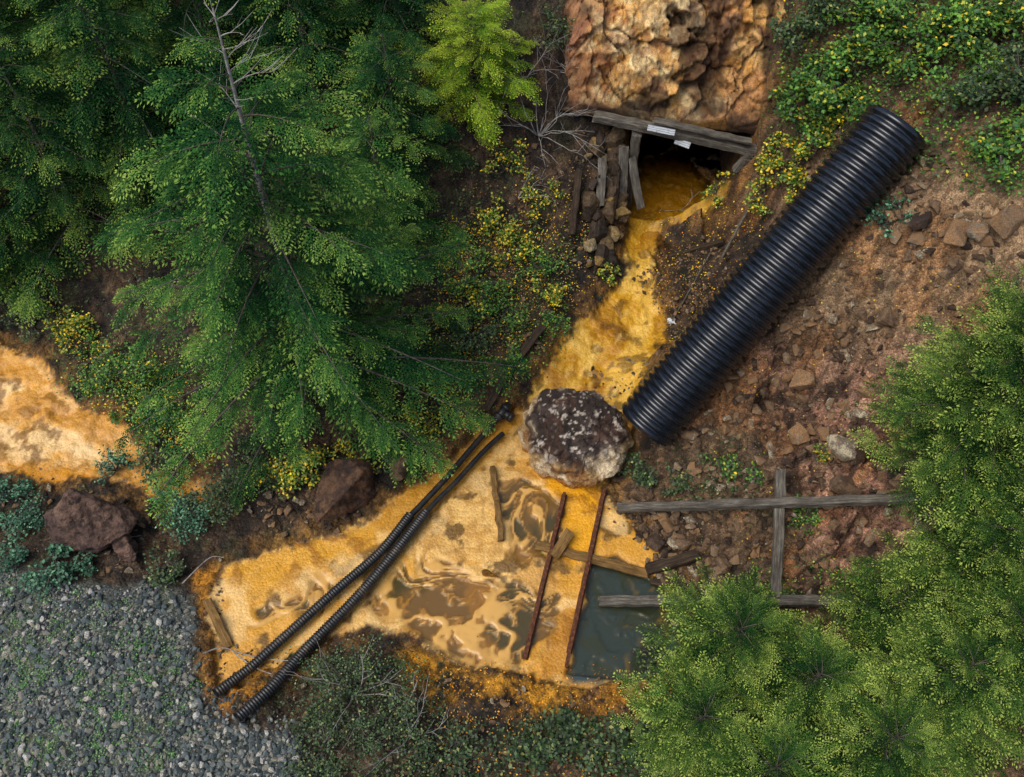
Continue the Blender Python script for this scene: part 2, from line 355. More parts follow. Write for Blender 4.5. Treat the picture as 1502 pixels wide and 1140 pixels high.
cd_=mix(np.zeros(col.shape)+lin(66,80,80),lin(70,76,48),sst(.5,.62,f2)*.6);cd_=mix(cd_,lin(140,118,66),sst(.60,.68,fbm(wx2*2,wy2*2,155,5))*.6)  # slate: suspended sediment plus sky reflection painted into the bed; olive and tan patches
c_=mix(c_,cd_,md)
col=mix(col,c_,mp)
edge=sst(.14,.0,np.abs(dmin))*sst(.44,.54,f3);col=mix(col,lin(58,40,18),edge*.85)
col=mix(col,lin(104,106,98),mg);col=mix(col,lin(72,88,56),mg*sst(.54,.64,f2)*.55)
wet=sed*.8+.2*halo*(1-sed)+(md*.5+mm*.4*(1-md))*mp
gr=mg*(1-sst(.56,.66,f2)*.8)*(1-sst(.55,.68,fbm(X*1.5,Y*1.5,160))*.7)
nx,ny=len(ax),len(ay)
idx=np.arange(nx*ny).reshape(ny,nx)
F=np.stack([idx[:-1,:-1],idx[:-1,1:],idx[1:,1:],idx[1:,:-1]],-1).reshape(-1,4)
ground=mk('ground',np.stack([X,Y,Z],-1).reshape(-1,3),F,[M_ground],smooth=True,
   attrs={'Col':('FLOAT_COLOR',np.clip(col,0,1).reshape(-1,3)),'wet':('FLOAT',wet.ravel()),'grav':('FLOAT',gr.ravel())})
zg=Grid(ax,ay,Z)
def ghit(u,v,off=0): return hit(u,v,off,zg)
def gp(u,v,dz=0):
    p=ghit([u],[v])[0];return Vector((p[0],p[1],p[2]+dz))
def sheet(name,P,z,mat):
    me=bpy.data.meshes.new(name);bm=bmesh.new();f=bm.faces.new([bm.verts.new((x,y,z)) for x,y in P]);bmesh.ops.triangulate(bm,faces=[f]);bm.normal_update()
    bm.to_mesh(me);bm.free();me.materials.append(mat);o=bpy.data.objects.new(name,me);S.collection.objects.link(o)
    if me.polygons[0].normal.z<0: me.flip_normals()
    return o
sheet('pool_water',P_pool,-.008,M_water)
sheet('adit_water',np.array([(1.9,3.0),(3.6,3.0),(4.5,3.7),(4.6,9.2),(2.0,9.2)]),.40,M_water)

# ---------------------------------------------------------------- instancing
def proto_coll(name): return bpy.data.collections.new(name)
def gn_group(coll):
    g=bpy.data.node_groups.new('scatter_'+coll.name,'GeometryNodeTree')
    g.interface.new_socket('Geometry',in_out='INPUT',socket_type='NodeSocketGeometry');g.interface.new_socket('Geometry',in_out='OUTPUT',socket_type='NodeSocketGeometry')
    N=g.nodes.new;L=g.links.new
    gi=N('NodeGroupInput');go=N('NodeGroupOutput');ip=N('GeometryNodeInstanceOnPoints');ci=N('GeometryNodeCollectionInfo')
    ci.inputs['Collection'].default_value=coll;ci.inputs['Separate Children'].default_value=True;ci.inputs['Reset Children'].default_value=True
    def na(nm,ty):
        a=N('GeometryNodeInputNamedAttribute');a.data_type=ty;a.inputs[0].default_value=nm;return a.outputs[0]
    e=N('FunctionNodeEulerToRotation');L(na('rot','FLOAT_VECTOR'),e.inputs[0]);L(e.outputs[0],ip.inputs['Rotation'])
    L(na('scl','FLOAT_VECTOR'),ip.inputs['Scale']);L(na('idx','INT'),ip.inputs['Instance Index']);ip.inputs['Pick Instance'].default_value=True
    L(gi.outputs[0],ip.inputs['Points']);L(ci.outputs[0],ip.inputs['Instance']);L(ip.outputs[0],go.inputs[0]);return g
def scatter(name,pts,rot,scl,group,idx,parent=None):
    pts=np.asarray(pts);scl=np.asarray(scl,float)
    if scl.ndim==1:scl=np.repeat(scl[:,None],3,1)
    if np.ndim(idx)==0: idx=rng.integers(0,idx,len(pts))
    me=bpy.data.meshes.new(name);me.vertices.add(len(pts));me.vertices.foreach_set('co',pts.ravel())
    for an,ty,d,k in(('rot','FLOAT_VECTOR',rot,'vector'),('scl','FLOAT_VECTOR',scl,'vector'),('idx','INT',np.asarray(idx).astype(np.int32),'value')):
        me.attributes.new(an,ty,'POINT').data.foreach_set(k,np.asarray(d).ravel())
    o=bpy.data.objects.new(name,me);S.collection.objects.link(o);md_=o.modifiers.new('scatter','NODES');md_.node_group=group
    if parent:o.parent=parent
    return o
def frame(xd,zd):
    xd=xd/np.linalg.norm(xd,axis=1,keepdims=True);yd=np.cross(zd,xd);yd/=np.linalg.norm(yd,axis=1,keepdims=True)+1e-9;zd=np.cross(xd,yd);return xd,yd,zd
def eul(xd,zd):
    xd,yd,zd=frame(xd,zd)
    ry=-np.arcsin(np.clip(xd[:,2],-1,1));rz=np.arctan2(xd[:,1],xd[:,0]);rx=np.arctan2(yd[:,2],zd[:,2]);return np.stack([rx,ry,rz],-1)
def sweep(pts,rad,k=6):
    pts=np.asarray(pts,float);rad=np.broadcast_to(rad,(len(pts),));T=np.gradient(pts,axis=0);T/=np.linalg.norm(T,axis=1,keepdims=True)+1e-9
    ref=np.array([0,0,1.]) if abs(T[0,2])<.9 else np.array([1.,0,0])
    N_=np.cross(T,ref);N_/=np.linalg.norm(N_,axis=1,keepdims=True)+1e-9;B=np.cross(T,N_)
    a=np.arange(k)*2*math.pi/k
    V=pts[:,None]+rad[:,None,None]*(np.cos(a)[None,:,None]*N_[:,None]+np.sin(a)[None,:,None]*B[:,None])
    i=np.arange(len(pts)-1)[:,None]*k;j=np.arange(k)[None];j2=(j+1)%k
    Fq=np.stack([i+j,i+j2,i+k+j2,i+k+j],-1).reshape(-1,4);return V.reshape(-1,3),Fq
class Acc:
    def __init__(s):s.v=[];s.f=[];s.n=0;s.c=[];s.m=[]
    def add(s,V,Fq,c=None,m=0):
        s.v.append(V);s.f.append(Fq+s.n);s.n+=len(V);s.m.append(np.full(len(Fq),m))
        if c is not None:s.c.append(c)
    def V(s):return np.concatenate(s.v)
    def F(s):return np.concatenate(s.f)
def sprayarr(seed):
    r=random.Random(seed);V=[];Fq=[];T=[]
    def blade(p,d,l,w,t0,t1):
        d=Vector(d).normalized();s=d.cross(Vector((0,0,1))).normalized()*w*.5;up=Vector((0,0,r.uniform(-.4,.4)*w));b=len(V)
        V.extend([p,p+d*l*.5+s+up,p+d*l,p+d*l*.5-s-up]);Fq.append((b,b+1,b+2,b+3));T.extend([t0,(t0+t1)/2,t1,(t0+t1)/2])
    def dz(x,y): return -.22*(x*x)-.4*y*y
    ns=9
    for i in range(ns):
        s=.06+.94*i/ns
        for sd in(-1,1):
            ll=(.40*(1-s)**.75+.05)*r.uniform(.75,1.15)*(min(1,.5+s*3));ang=math.radians(r.uniform(42,60))
            d=Vector((math.cos(ang),sd*math.sin(ang),r.uniform(-.15,.1)))
            m=max(1,int(ll/.085))
            for k in range(m+1):
                q=k/m;p=Vector((s,0,0))+d*ll*q;p.z+=dz(p.x,p.y)
                bl=.11*(1-.45*q)*r.uniform(.8,1.2)
                if k==m: blade(p,d+Vector((0,0,-.3)),.11,.038,.7,1.0);continue
                for s2 in(-1,1):
                    a2=math.radians(r.uniform(30,50))*s2
                    d2=Vector((d.x*math.cos(a2)-d.y*math.sin(a2),d.x*math.sin(a2)+d.y*math.cos(a2),r.uniform(-.45,.1)))
                    blade(p,d2,bl,.038,.1+.4*q,.3+.6*q)
    for k in range(3): blade(Vector((1,0,dz(1,0))),(1,(k-1)*.5,-.3),.1,.038,.8,1)
    return np.array([tuple(v) for v in V]),np.array(Fq),np.array(T)
SP=[sprayarr(i*13+5) for i in range(6)]
def branch(name,L,spr,st,droop,mat,coll,seed):
    r=np.random.default_rng(seed);A=Acc();bend=r.uniform(-.22,.22)
    def bp_(s): return np.array([s*L,bend*s*s*L,-droop*s*s*L])
    A.add(*sweep([bp_(s) for s in np.linspace(0,1,7)],(.007+.009*L)*(1-np.linspace(0,1,7)*.85),4),np.zeros(28),1)
    s=.10 if L<.8 else .22;k=0;X_=[];
    sl=spr*(.6+.4*min(1,L/1.2))
    while s<1:
        for sg in ((1,-1) if r.random()<.5 else ((1 if k%2 else -1),)):
            tan=bp_(min(1,s+.05))-bp_(s);tan/=np.linalg.norm(tan)+1e-9;an=math.radians(r.uniform(30,62))
            X_.append((bp_(s),tan*math.cos(an)+np.array([0,1,0])*sg*math.sin(an)+np.array([0,0,-.03-r.uniform(0,.25)]),sl*r.uniform(.65,1.2)*(1.2-.6*s),s))
        k+=1;s+=st/L*r.uniform(.6,1.2)
    X_.append((bp_(.9),bp_(1)-bp_(.88)+np.array([0,0,-.01]),sl*.85,1))
    for p,d,sc,s_ in X_:
        xd,yd,zd=frame(d[None],(np.array([.15,0,1])+r.normal(0,.16,3))[None]);V,Fq,T=SP[r.integers(0,6)]
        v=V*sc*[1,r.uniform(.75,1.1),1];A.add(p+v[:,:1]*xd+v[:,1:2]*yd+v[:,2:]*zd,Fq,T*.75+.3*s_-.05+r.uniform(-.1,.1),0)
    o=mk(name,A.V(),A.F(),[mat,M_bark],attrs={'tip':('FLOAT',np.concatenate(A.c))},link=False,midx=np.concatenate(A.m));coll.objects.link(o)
LC=[.45,.9,1.6,2.6]
groups={}
for nm,mat,spr,st,dr in(('hemlock',M_hem,.6,.19,.42),('dark_hemlock',M_hemd,.62,.2,.42),('young',M_heml,.42,.14,.35),('cedar',M_ced,.46,.18,.22)):
    c=proto_coll(nm+'_limbs');nn_=0
    for li,L in enumerate(LC):
        for q in range(3):
            L_=1.9 if nm in('young','cedar') and li==3 else L
            branch('%s_limb_%02d'%(nm,nn_),L_,spr,st,dr,mat,c,nn_*7+len(nm));nn_+=1
    groups[nm]=gn_group(c)
def conifer(u,v,h,R,kind,name='hemlock_tree',dens=1.0,dead_top=0,bybase=False,up=.25,b0=.06,power=.8,bark=None,tipL=.12):
    if bybase: b=ghit([u],[v])[0]
    else: b=ghit([u],[v],h)[0];b[2]-=h
    b[2]-=.1
    e=empty(name);e.location=b
    A=Acc();ln=np.array([rng.uniform(-.03,.03),rng.uniform(-.03,.03)])*h
    def tr(z): q=z/h;return np.array([ln[0]*q*q+.04*math.sin(3*q+b[0]),ln[1]*q*q+.04*math.sin(4*q),z])
    A.add(*sweep([tr(h*q) for q in np.linspace(0,1,12)],.012*h*(1-np.linspace(0,1,12))**.9+.008,8))
    P_=[];D_=[];U_=[];Sc=[];I_=[];az=rng.uniform(0,6)
    nb=int(h*13*dens)
    for i in range(nb):
        q=b0+(1-b0)*(i+rng.uniform(0,1))/nb;q=min(q,.985);z=h*q
        az+=2.399+rng.uniform(-.3,.3)
        L=R*((1-q)**power)*rng.uniform(.55,1.2)+tipL
        d=np.array([math.cos(az),math.sin(az),up+.5*q+rng.uniform(-.15,.15)+(.8*q**6 if tipL>.15 else 0)])
        if dead_top and q>1-dead_top:
            pr=rng.random();side=np.array([-d[1],d[0],0])
            if pr<.3+.65*(q-(1-dead_top))/dead_top:
                if rng.random()<.45: continue
                def bp_(s): return tr(z)+d*s*L*.8+np.array([0,0,-L*.25*s*s])
                ss=np.linspace(0,1,6);A.add(*sweep([bp_(s) for s in ss],(.006+.006*L)*(1-ss*.85),4))
                for kk in range(int(L*9)):
                    s=rng.uniform(.2,1);d3=d+side*rng.uniform(-1,1)+np.array([0,0,rng.uniform(-.3,.3)])
                    A.add(*sweep([bp_(s),bp_(s)+d3*.12,bp_(s)+d3*.25+np.array([0,0,.03])],[.005,.004,.002],3))
                continue
        li=int(np.argmin([abs(math.log(L/l)) for l in LC]));Lr=LC[li] if not(kind in('young','cedar') and li==3) else 1.9
        P_.append(tr(z));D_.append(d);U_.append(np.array([0,0,1])+rng.normal(0,.15,3));Sc.append(L/Lr);I_.append(li*3+rng.integers(0,3))
    mk('trunk',A.V(),A.F(),[bark or M_bark],parent=e,smooth=True)
    scatter('limbs_and_foliage',np.array(P_),eul(np.array(D_),np.array(U_)),np.array(Sc),groups[kind],np.array(I_),parent=e)
    return e
conifer(298,10,7.1,2.9,'hemlock',dens=1.3,dead_top=.34,bark=M_twig,b0=.07)
for u,v,h,R,k in [(130,340,4.4,1.6,'dark_hemlock'),(10,390,3.8,1.4,'hemlock'),(-100,400,4.5,1.5,'dark_hemlock'),(70,230,5.0,1.8,'dark_hemlock'),(230,260,4.6,1.7,'dark_hemlock'),(-60,200,5,1.8,'hemlock'),
   (180,110,4.5,1.8,'hemlock'),(330,150,4.0,1.6,'dark_hemlock'),(470,170,3.4,1.5,'dark_hemlock'),(590,250,2.8,1.25,'dark_hemlock'),(60,80,4.5,1.8,'dark_hemlock'),(520,60,3.2,1.5,'dark_hemlock'),(380,30,3.5,1.6,'hemlock'),(590,90,2.6,1.2,'dark_hemlock'),(570,340,2.6,1.1,'hemlock')]:
    conifer(u,v,h,R,k,dens=1.1,bybase=True)
conifer(690,155,1.9,1.25,'young',name='young_hemlock_tree',dens=3.0,bybase=True,up=.35,power=.7,tipL=.2)
for u,v,h,R in [(1520,510,3.0,1.0),(1600,430,3.2,1.2),(1470,800,2.2,.85),(1570,720,2.8,1.1),(1100,910,2.0,.85),(1215,985,1.9,.8),(1040,1040,1.6,.75),(1320,1070,1.8,.85),(1430,970,2.2,.95),(1150,1120,1.9,.9),(1530,900,2.4,1.0),(1335,870,1.4,.6)]:
    conifer(u,v,h,R,'cedar',name='young_cedar_tree',dens=2.4,up=.6,power=.6,tipL=.24)

# ---------------------------------------------------------------- broadleaf plants
def leaves(pts,nrm,size,cols,acc):
    n_=len(pts);d=rng.normal(0,1,(n_,3));nrm=nrm/np.linalg.norm(nrm,axis=1,keepdims=True)
    d-=nrm*(d*nrm).sum(1,keepdims=True);d/=np.linalg.norm(d,axis=1,keepdims=True);s=np.cross(nrm,d)
    L=size[:,None];b=pts;V=np.stack([b,b+d*L*.45+s*L*.34+nrm*L*.08,b+d*L-nrm*L*.12,b+d*L*.45-s*L*.34+nrm*L*.08],1)
    acc.add(V.reshape(-1,3),np.arange(n_*4).reshape(n_,4),np.repeat(cols,4,0))
def pal(n_,pl):
    w=np.array([p[1] for p in pl],float);w/=w.sum();c=np.array([lin(*p[0]) for p in pl])[rng.choice(len(pl),n_,p=w)]
    return np.clip(c*1.35*rng.uniform(.6,1.4,(n_,1)),0,.9)
G1=[((54,90,32),5),((82,118,40),4),((40,72,34),4),((140,146,45),1.2),((200,165,30),.25)]
GY=[((74,104,32),4),((116,130,38),3),((205,165,25),2.4),((160,146,40),2),((45,70,28),3)]
GT=[((42,80,56),5),((66,108,78),3),((32,60,44),4),((96,136,100),1)]
GD=[((34,52,30),5),((50,70,36),4),((74,92,52),2),((120,120,66),.5)]
def shrub(u,v,R,h,nl,size,pl,name='shrub',stems=9,lift=0):
    b=gp(u,v);b=np.array(b);A=Acc();B=Acc();cents=[]
    for i in range(stems):
        a=rng.uniform(0,6.28);rr=R*math.sqrt(rng.uniform(.02,1));tp=np.array([math.cos(a)*rr,math.sin(a)*rr,h*rng.uniform(.55,1)*(1-.35*(rr/R)**2)])
        gz=float(zg(b[0]+tp[0],b[1]+tp[1]))-b[2];tp[2]+=max(gz,-.5)*.8
        mid=tp*.5+np.array([0,0,h*.15])+rng.normal(0,.05,3)
        pts=[b+0*tp,b+mid*.5+rng.normal(0,.02,3),b+mid,b+tp*.8+rng.normal(0,.03,3),b+tp];B.add(*sweep(pts,[.014,.011,.008,.006,.003],4))
        for q in range(4):
            cents.append(b+tp*rng.uniform(.6,1.05)+rng.normal(0,.12*R,3)*[1,1,.5])
            B.add(*sweep([pts[2],(pts[2]+cents[-1])/2+rng.normal(0,.02,3),cents[-1]],[.006,.004,.002],3))
    cents=np.array(cents);k=rng.integers(0,len(cents),nl);p=cents[k]+rng.normal(0,1,(nl,3))*np.array([1,1,.55])*R*.13
    p[:,2]=np.maximum(p[:,2],zg(p[:,0],p[:,1])+.02)
    cl=pal(nl,pl)*(0.65+.7*rng.random(len(cents)))[k][:,None]
    leaves(p,np.array([0,-.1,1])+rng.normal(0,.42,(nl,3)),rng.uniform(.6,1.3,nl)*size,np.clip(cl,0,1),A)
    e=empty(name);e.location=(0,0,0)
    mk('stems',B.V(),B.F(),[M_bark],parent=e);mk('leaves',A.V(),A.F(),[M_leaf],parent=e,attrs={'Col':('FLOAT_COLOR',np.concatenate(A.c))})
    return e
for a in [(1240,130,.75,.9,2600,.075,G1),(1330,70,.8,.9,2400,.07,G1),(1440,60,.8,1.0,2600,.07,G1),(1480,150,.7,.8,2000,.07,GD),(1180,60,.5,.7,900,.07,GD),(1190,150,.6,.8,1600,.07,G1),(1230,200,.5,.6,1200,.065,G1),
   (1180,240,.5,.6,1100,.06,GY),(1120,280,.45,.5,700,.055,GY),(1050,285,.32,.4,380,.05,GY),(1170,290,.35,.5,500,.055,GY),(1470,240,.5,.6,900,.07,G1),(1260,30,.6,.9,1500,.075,G1),(1400,130,.6,.5,1200,.06,G1),
   (700,420,.55,.5,1100,.05,G1),(750,380,.5,.4,700,.05,GY),(800,440,.35,.4,600,.05,GY),(690,500,.5,.5,900,.05,GD),(740,470,.4,.4,600,.045,G1),(760,540,.25,.35,300,.05,G1),(895,410,.22,.28,300,.045,GY),(815,480,.25,.3,350,.045,G1),(680,450,.4,.4,500,.05,GY),
   (660,560,.4,.4,700,.045,G1),(620,610,.45,.35,800,.045,GY),(570,650,.5,.4,900,.045,GD),(800,400,.3,.35,400,.05,G1),(730,330,.4,.4,500,.05,GY),
   (430,700,.6,.5,1300,.05,GY),(520,690,.5,.4,800,.045,GY),(350,720,.8,.6,2600,.045,GD),(280,760,.55,.5,1400,.045,GT),(240,690,.5,.4,900,.05,GD),
   (180,560,.6,.5,1300,.05,G1),(110,490,.5,.5,900,.05,GY),(230,620,.5,.4,900,.05,G1),(50,480,.5,.5,700,.05,GD),(170,690,.3,.4,350,.05,GT),
   (30,770,.5,.3,1000,.045,GT),(80,830,.45,.25,800,.06,GT),(20,830,.4,.25,500,.05,GT),(20,720,.4,.35,500,.05,GT),(240,840,.35,.3,500,.05,GD),(130,825,.3,.2,350,.05,GT),
   (520,1010,.75,.6,2000,.036,GD),(600,1060,.6,.5,1300,.036,GD),(480,1100,.6,.4,1300,.036,GD),(850,1090,.5,.4,800,.06,GD),(930,1100,.45,.4,700,.06,GD),(780,1120,.4,.3,500,.06,GD),(650,1120,.5,.3,600,.05,GD),
   (940,700,.35,.3,550,.055,GD),(990,720,.25,.25,250,.05,GD),(1060,690,.25,.25,220,.05,G1),(1110,700,.15,.2,120,.05,G1),(1200,670,.18,.25,140,.05,GY),(1180,765,.3,.25,350,.04,G1),(960,970,.3,.3,350,.05,GD),
   (800,60,.5,.7,500,.055,GD),(740,250,.4,.5,500,.05,GY),(790,300,.4,.4,450,.05,GY),(1290,330,.3,.3,300,.05,GT),(1120,1080,.4,.3,400,.05,GD)]:
    shrub(*a)
def bare(u,v,R,h,nst):
    b=np.array(gp(u,v));B=Acc()
    for i in range(nst):
        a=rng.uniform(0,6.28);p=b.copy();d=np.array([math.cos(a)*.8,math.sin(a)*.8,rng.uniform(.5,1.1)]);pts=[p.copy()]
        for k in range(7):
            d=d/np.linalg.norm(d)+rng.normal(0,.22,3)+[0,0,-.04];p=p+d*R/6;pts.append(p.copy())
            if k>1:
                d2=d+rng.normal(0,.7,3);B.add(*sweep([p,p+d2*.1*R,p+d2*.22*R+rng.normal(0,.03,3)],[.005,.004,.002],3))
        B.add(*sweep(pts,np.linspace(.011,.003,8),4))
    mk('bare_shrub',B.V(),B.F(),[M_twig])
for a in[(790,200,1.0,.8,16),(770,120,.8,.8,10),(840,110,.7,.7,8),(760,290,.6,.5,7),(1000,310,.4,.4,3),(520,1020,.7,.6,7),(600,1080,.6,.5,5)]:bare(*a)

A=Acc()
def cover(pxpoly,n_,size,pl,hmax=.08,clump=40,spread=18):
    px=np.array(pxpoly,float);mn,mx=px.min(0),px.max(0)
    from_=rng.uniform(mn,mx,(clump*6,2));ins=sdf(px,from_[:,0],from_[:,1])<0;cc=from_[ins]
    k=rng.integers(0,len(cc),n_);p=cc[k]+rng.normal(0,spread,(n_,2))*rng.uniform(.2,1.2,len(cc))[k][:,None]
    w=hit(p[:,0],p[:,1],0,zg);w[:,2]+=rng.uniform(.005,hmax,n_)
    leaves(w,np.array([0,0,1])+rng.normal(0,.4,(n_,3)),rng.uniform(.5,1.4,n_)*size,pal(n_,pl),A)
YL=[((215,170,30),3),((200,125,30),1),((150,120,40),1)]
cover([(620,330),(850,330),(830,480),(700,640),(560,700),(540,640)],7500,.035,G1,.15,60,16)
cover([(640,330),(860,250),(860,420),(700,600),(620,640)],2600,.03,YL,.12,70,20)
cover([(80,470),(300,560),(330,700),(210,660),(100,560)],5000,.04,G1,.2,30,14)
cover([(80,470),(300,560),(330,700),(210,660),(100,560)],700,.035,YL,.2,30,14)
cover([(0,850),(200,880),(290,1000),(280,1140),(0,1140)],6500,.024,[((84,124,66),3),((64,100,55),3),((120,145,90),1)],.05,30,11)
cover([(960,660),(1100,640),(1130,760),(1000,740)],900,.04,GD,.1,14,10)
cover([(420,960),(620,1000),(680,1060),(680,1140),(430,1140)],3000,.036,GD,.2,30,16)
cover([(680,1060),(1000,1050),(1000,1140),(680,1140)],1800,.045,GD,.15,22,14)
cover([(600,960),(1000,1000),(1000,1140),(640,1140)],1200,.028,[((190,124,30),2),((190,146,60),1),((130,100,40),1)],.04,70,22)
cover([(1120,0),(1502,0),(1502,300),(1300,240),(1150,200)],8000,.05,G1,.3,60,20)
cover([(960,300),(1120,320),(1000,560),(970,500)],900,.028,[((215,170,30),2),((190,110,30),1),((120,120,40),1)],.06,50,14)
cover([(1100,300),(1500,300),(1300,900),(1000,900)],700,.03,[((205,165,40),2),((190,150,90),1),((90,110,50),2)],.03,80,20)
cover([(1110,820),(1260,830),(1260,960),(1060,950)],1200,.035,G1,.06,12,10)
cover([(0,0),(800,0),(700,330),(500,650),(200,500),(0,480)],7000,.05,GD,.3,90,30)
mk('ground_cover_plants',A.V(),A.F(),[M_leaf],attrs={'Col':('FLOAT_COLOR',np.concatenate(A.c))})

# ---------------------------------------------------------------- stones
def hull_mesh(pts,name,mat,bev=.02):
    bm=bmesh.new()
    for q in pts:bm.verts.new(q)
    res=bmesh.ops.convex_hull(bm,input=bm.verts);bmesh.ops.delete(bm,geom=[g for g in res['geom_interior'] if isinstance(g,bmesh.types.BMVert)],context='VERTS')
    bmesh.ops.bevel(bm,geom=bm.edges[:],offset=bev,segments=1,affect='EDGES')
    me=bpy.data.meshes.new(name);bm.to_mesh(me);bm.free();me.materials.append(mat);return bpy.data.objects.new(name,me)
def hull_rock(name,mat,coll,seed,flat=.6,n_=13):
    r=np.random.default_rng(seed);p=r.normal(0,1,(n_,3));p/=np.linalg.norm(p,axis=1,keepdims=True);p*=r.uniform(.38,.55,(n_,1));p*=[1,r.uniform(.55,.9),flat*r.uniform(.6,1.1)]
    o=hull_mesh(p,name,mat);coll.objects.link(o);return o
cs_=proto_coll('stones');cp_=proto_coll('pebbles')
for i in range(8):hull_rock('stone_%d'%i,M_stone,cs_,i+1,.6,10)
for i in range(6):hull_rock('pebble_%d'%i,M_pebble,cp_,i+40,.7,18)
GS,GP=gn_group(cs_),gn_group(cp_)
def stones(name,specs,group,nv):
    PT=[];SC=[]
    for pp,n_,a,b_,pw in specs:
        px=np.array(pp,float);q=rng.uniform(px.min(0),px.max(0),(n_*3,2));q=q[sdf(px,q[:,0],q[:,1])<0][:n_]
        q=q+rng.normal(0,6,q.shape);w=hit(q[:,0],q[:,1],0,zg);s=a+(b_-a)*rng.random(len(q))**pw;w[:,2]+=s*.12;PT.append(w);SC.append(s)
    PT=np.concatenate(PT);SC=np.concatenate(SC)
    rot=np.stack([rng.uniform(-.6,.6,len(PT)),rng.uniform(-.6,.6,len(PT)),rng.uniform(0,6.28,len(PT))],-1)
    scatter(name,PT,rot,SC,group,nv)
stones('scattered_stones',[([(1000,560),(1200,400),(1330,500),(1360,870),(1200,900),(1000,900),(920,740)],2300,.03,.34,5),
  ([(1200,350),(1420,240),(1502,260),(1502,520),(1350,560),(1200,500)],1300,.02,.2,7),
  ([(1280,320),(1440,300),(1480,400),(1340,420)],60,.1,.36,2),
  ([(900,740),(1020,740),(1060,900),(1000,960),(950,830)],260,.06,.34,2.5),
  ([(930,400),(1080,330),(1010,560),(960,600),(930,560),(985,480)],800,.03,.16,4),
  ([(700,200),(870,200),(870,420),(760,560),(700,600),(640,620)],900,.03,.2,4),
  ([(450,990),(1000,1000),(1000,1140),(450,1140)],700,.03,.17,5),
  ([(0,690),(300,720),(330,830),(200,850),(0,810)],400,.03,.2,4),
  ([(1050,900),(1300,900),(1400,1000),(1200,1000),(1000,960)],300,.05,.3,3),
  ([(290,860),(330,850),(340,950),(430,970),(420,1080),(300,1060)],200,.03,.14,3),
  ([(300,690),(560,690),(620,640),(500,780),(400,790)],250,.04,.25,3),
  ([(840,550),(940,520),(950,580),(900,590)],40,.04,.14,2),([(1150,150),(1400,240),(1300,330),(1180,300)],200,.05,.3,3)],GS,8)
stones('gravel',[([(-40,842),(60,850),(180,876),(240,856),(280,888),(292,940),(280,1000),(325,1060),(440,1090),(440,1160),(-40,1160)],10000,.018,.15,6),
  ([(290,1000),(440,1060),(440,1160),(260,1160)],700,.03,.12,2)],GP,6)

def solid(name,pts,voxel,colf,disp=.05,fs=3.0,mat=None,smooth=False,parent=None):
    bm=bmesh.new()
    for q in pts:bm.verts.new(q)
    res=bmesh.ops.convex_hull(bm,input=bm.verts);bmesh.ops.delete(bm,geom=[g for g in res['geom_interior'] if isinstance(g,bmesh.types.BMVert)],context='VERTS')
    me=bpy.data.meshes.new(name);bm.to_mesh(me);bm.free();o=bpy.data.objects.new(name,me);S.collection.objects.link(o)
    m=o.modifiers.new('r','REMESH');m.mode='VOXEL';m.voxel_size=voxel
    dg=bpy.context.evaluated_depsgraph_get();dg.update();me2=bpy.data.meshes.new_from_object(o.evaluated_get(dg));o.modifiers.clear();o.data=me2;me2.name=name
    N_=len(me2.vertices);co=np.zeros(N_*3);no=np.zeros(N_*3);me2.vertices.foreach_get('co',co);me2.vertices.foreach_get('normal',no);co=co.reshape(-1,3);no=no.reshape(-1,3)
    d=np.array([ (mnoise.cell_vector(Vector(c)*fs+mnoise.noise_vector(Vector(c)*fs)*.8).x-.5)*.5+mnoise.fractal(Vector(c)*fs*1.6,1.0,2.0,5) for c in co])
    col=colf(co,no,d);co2=co+no*(d*disp)[:,None];me2.vertices.foreach_set('co',co2.ravel())
    at=me2.attributes.new('Col','FLOAT_COLOR','POINT');q=np.ones((N_,4));q[:,:3]=np.clip(col,0,1);at.data.foreach_set('color',q.ravel())
    me2.materials.clear();me2.materials.append(mat or M_vrock);me2.polygons.foreach_set('use_smooth',[smooth]*len(me2.polygons));me2.update()
    if parent:o.parent=parent
    return o
cen=W(846,628,1.0);pts=[]
bx,by=cen[0],cen[1]+.17
for dx,dy,z in [(-.78,.30,.72),(-.60,.54,.86),(-.05,.64,.95),(.35,.52,1.02),(.74,.22,.84),(.80,-.12,.72),(.60,-.44,.80),(.18,-.58,.76),(-.30,-.52,.82),(-.66,-.28,.80),(-.15,.05,1.04),(.28,-.02,1.02),
   (-.88,.22,.40),(-.74,-.40,.36),(-.25,-.72,.34),(.25,-.78,.30),(.68,-.58,.34),(.94,-.05,.30),(.86,.38,.34),(.2,.8,.3),(-.55,.75,.3),
   (-.75,.3,-.2),(-.6,-.40,-.2),(.1,-.66,-.2),(.7,-.4,-.2),(.75,.35,-.2),(0,.7,-.2)]:
    pts.append((bx+dx,by+dy,z))
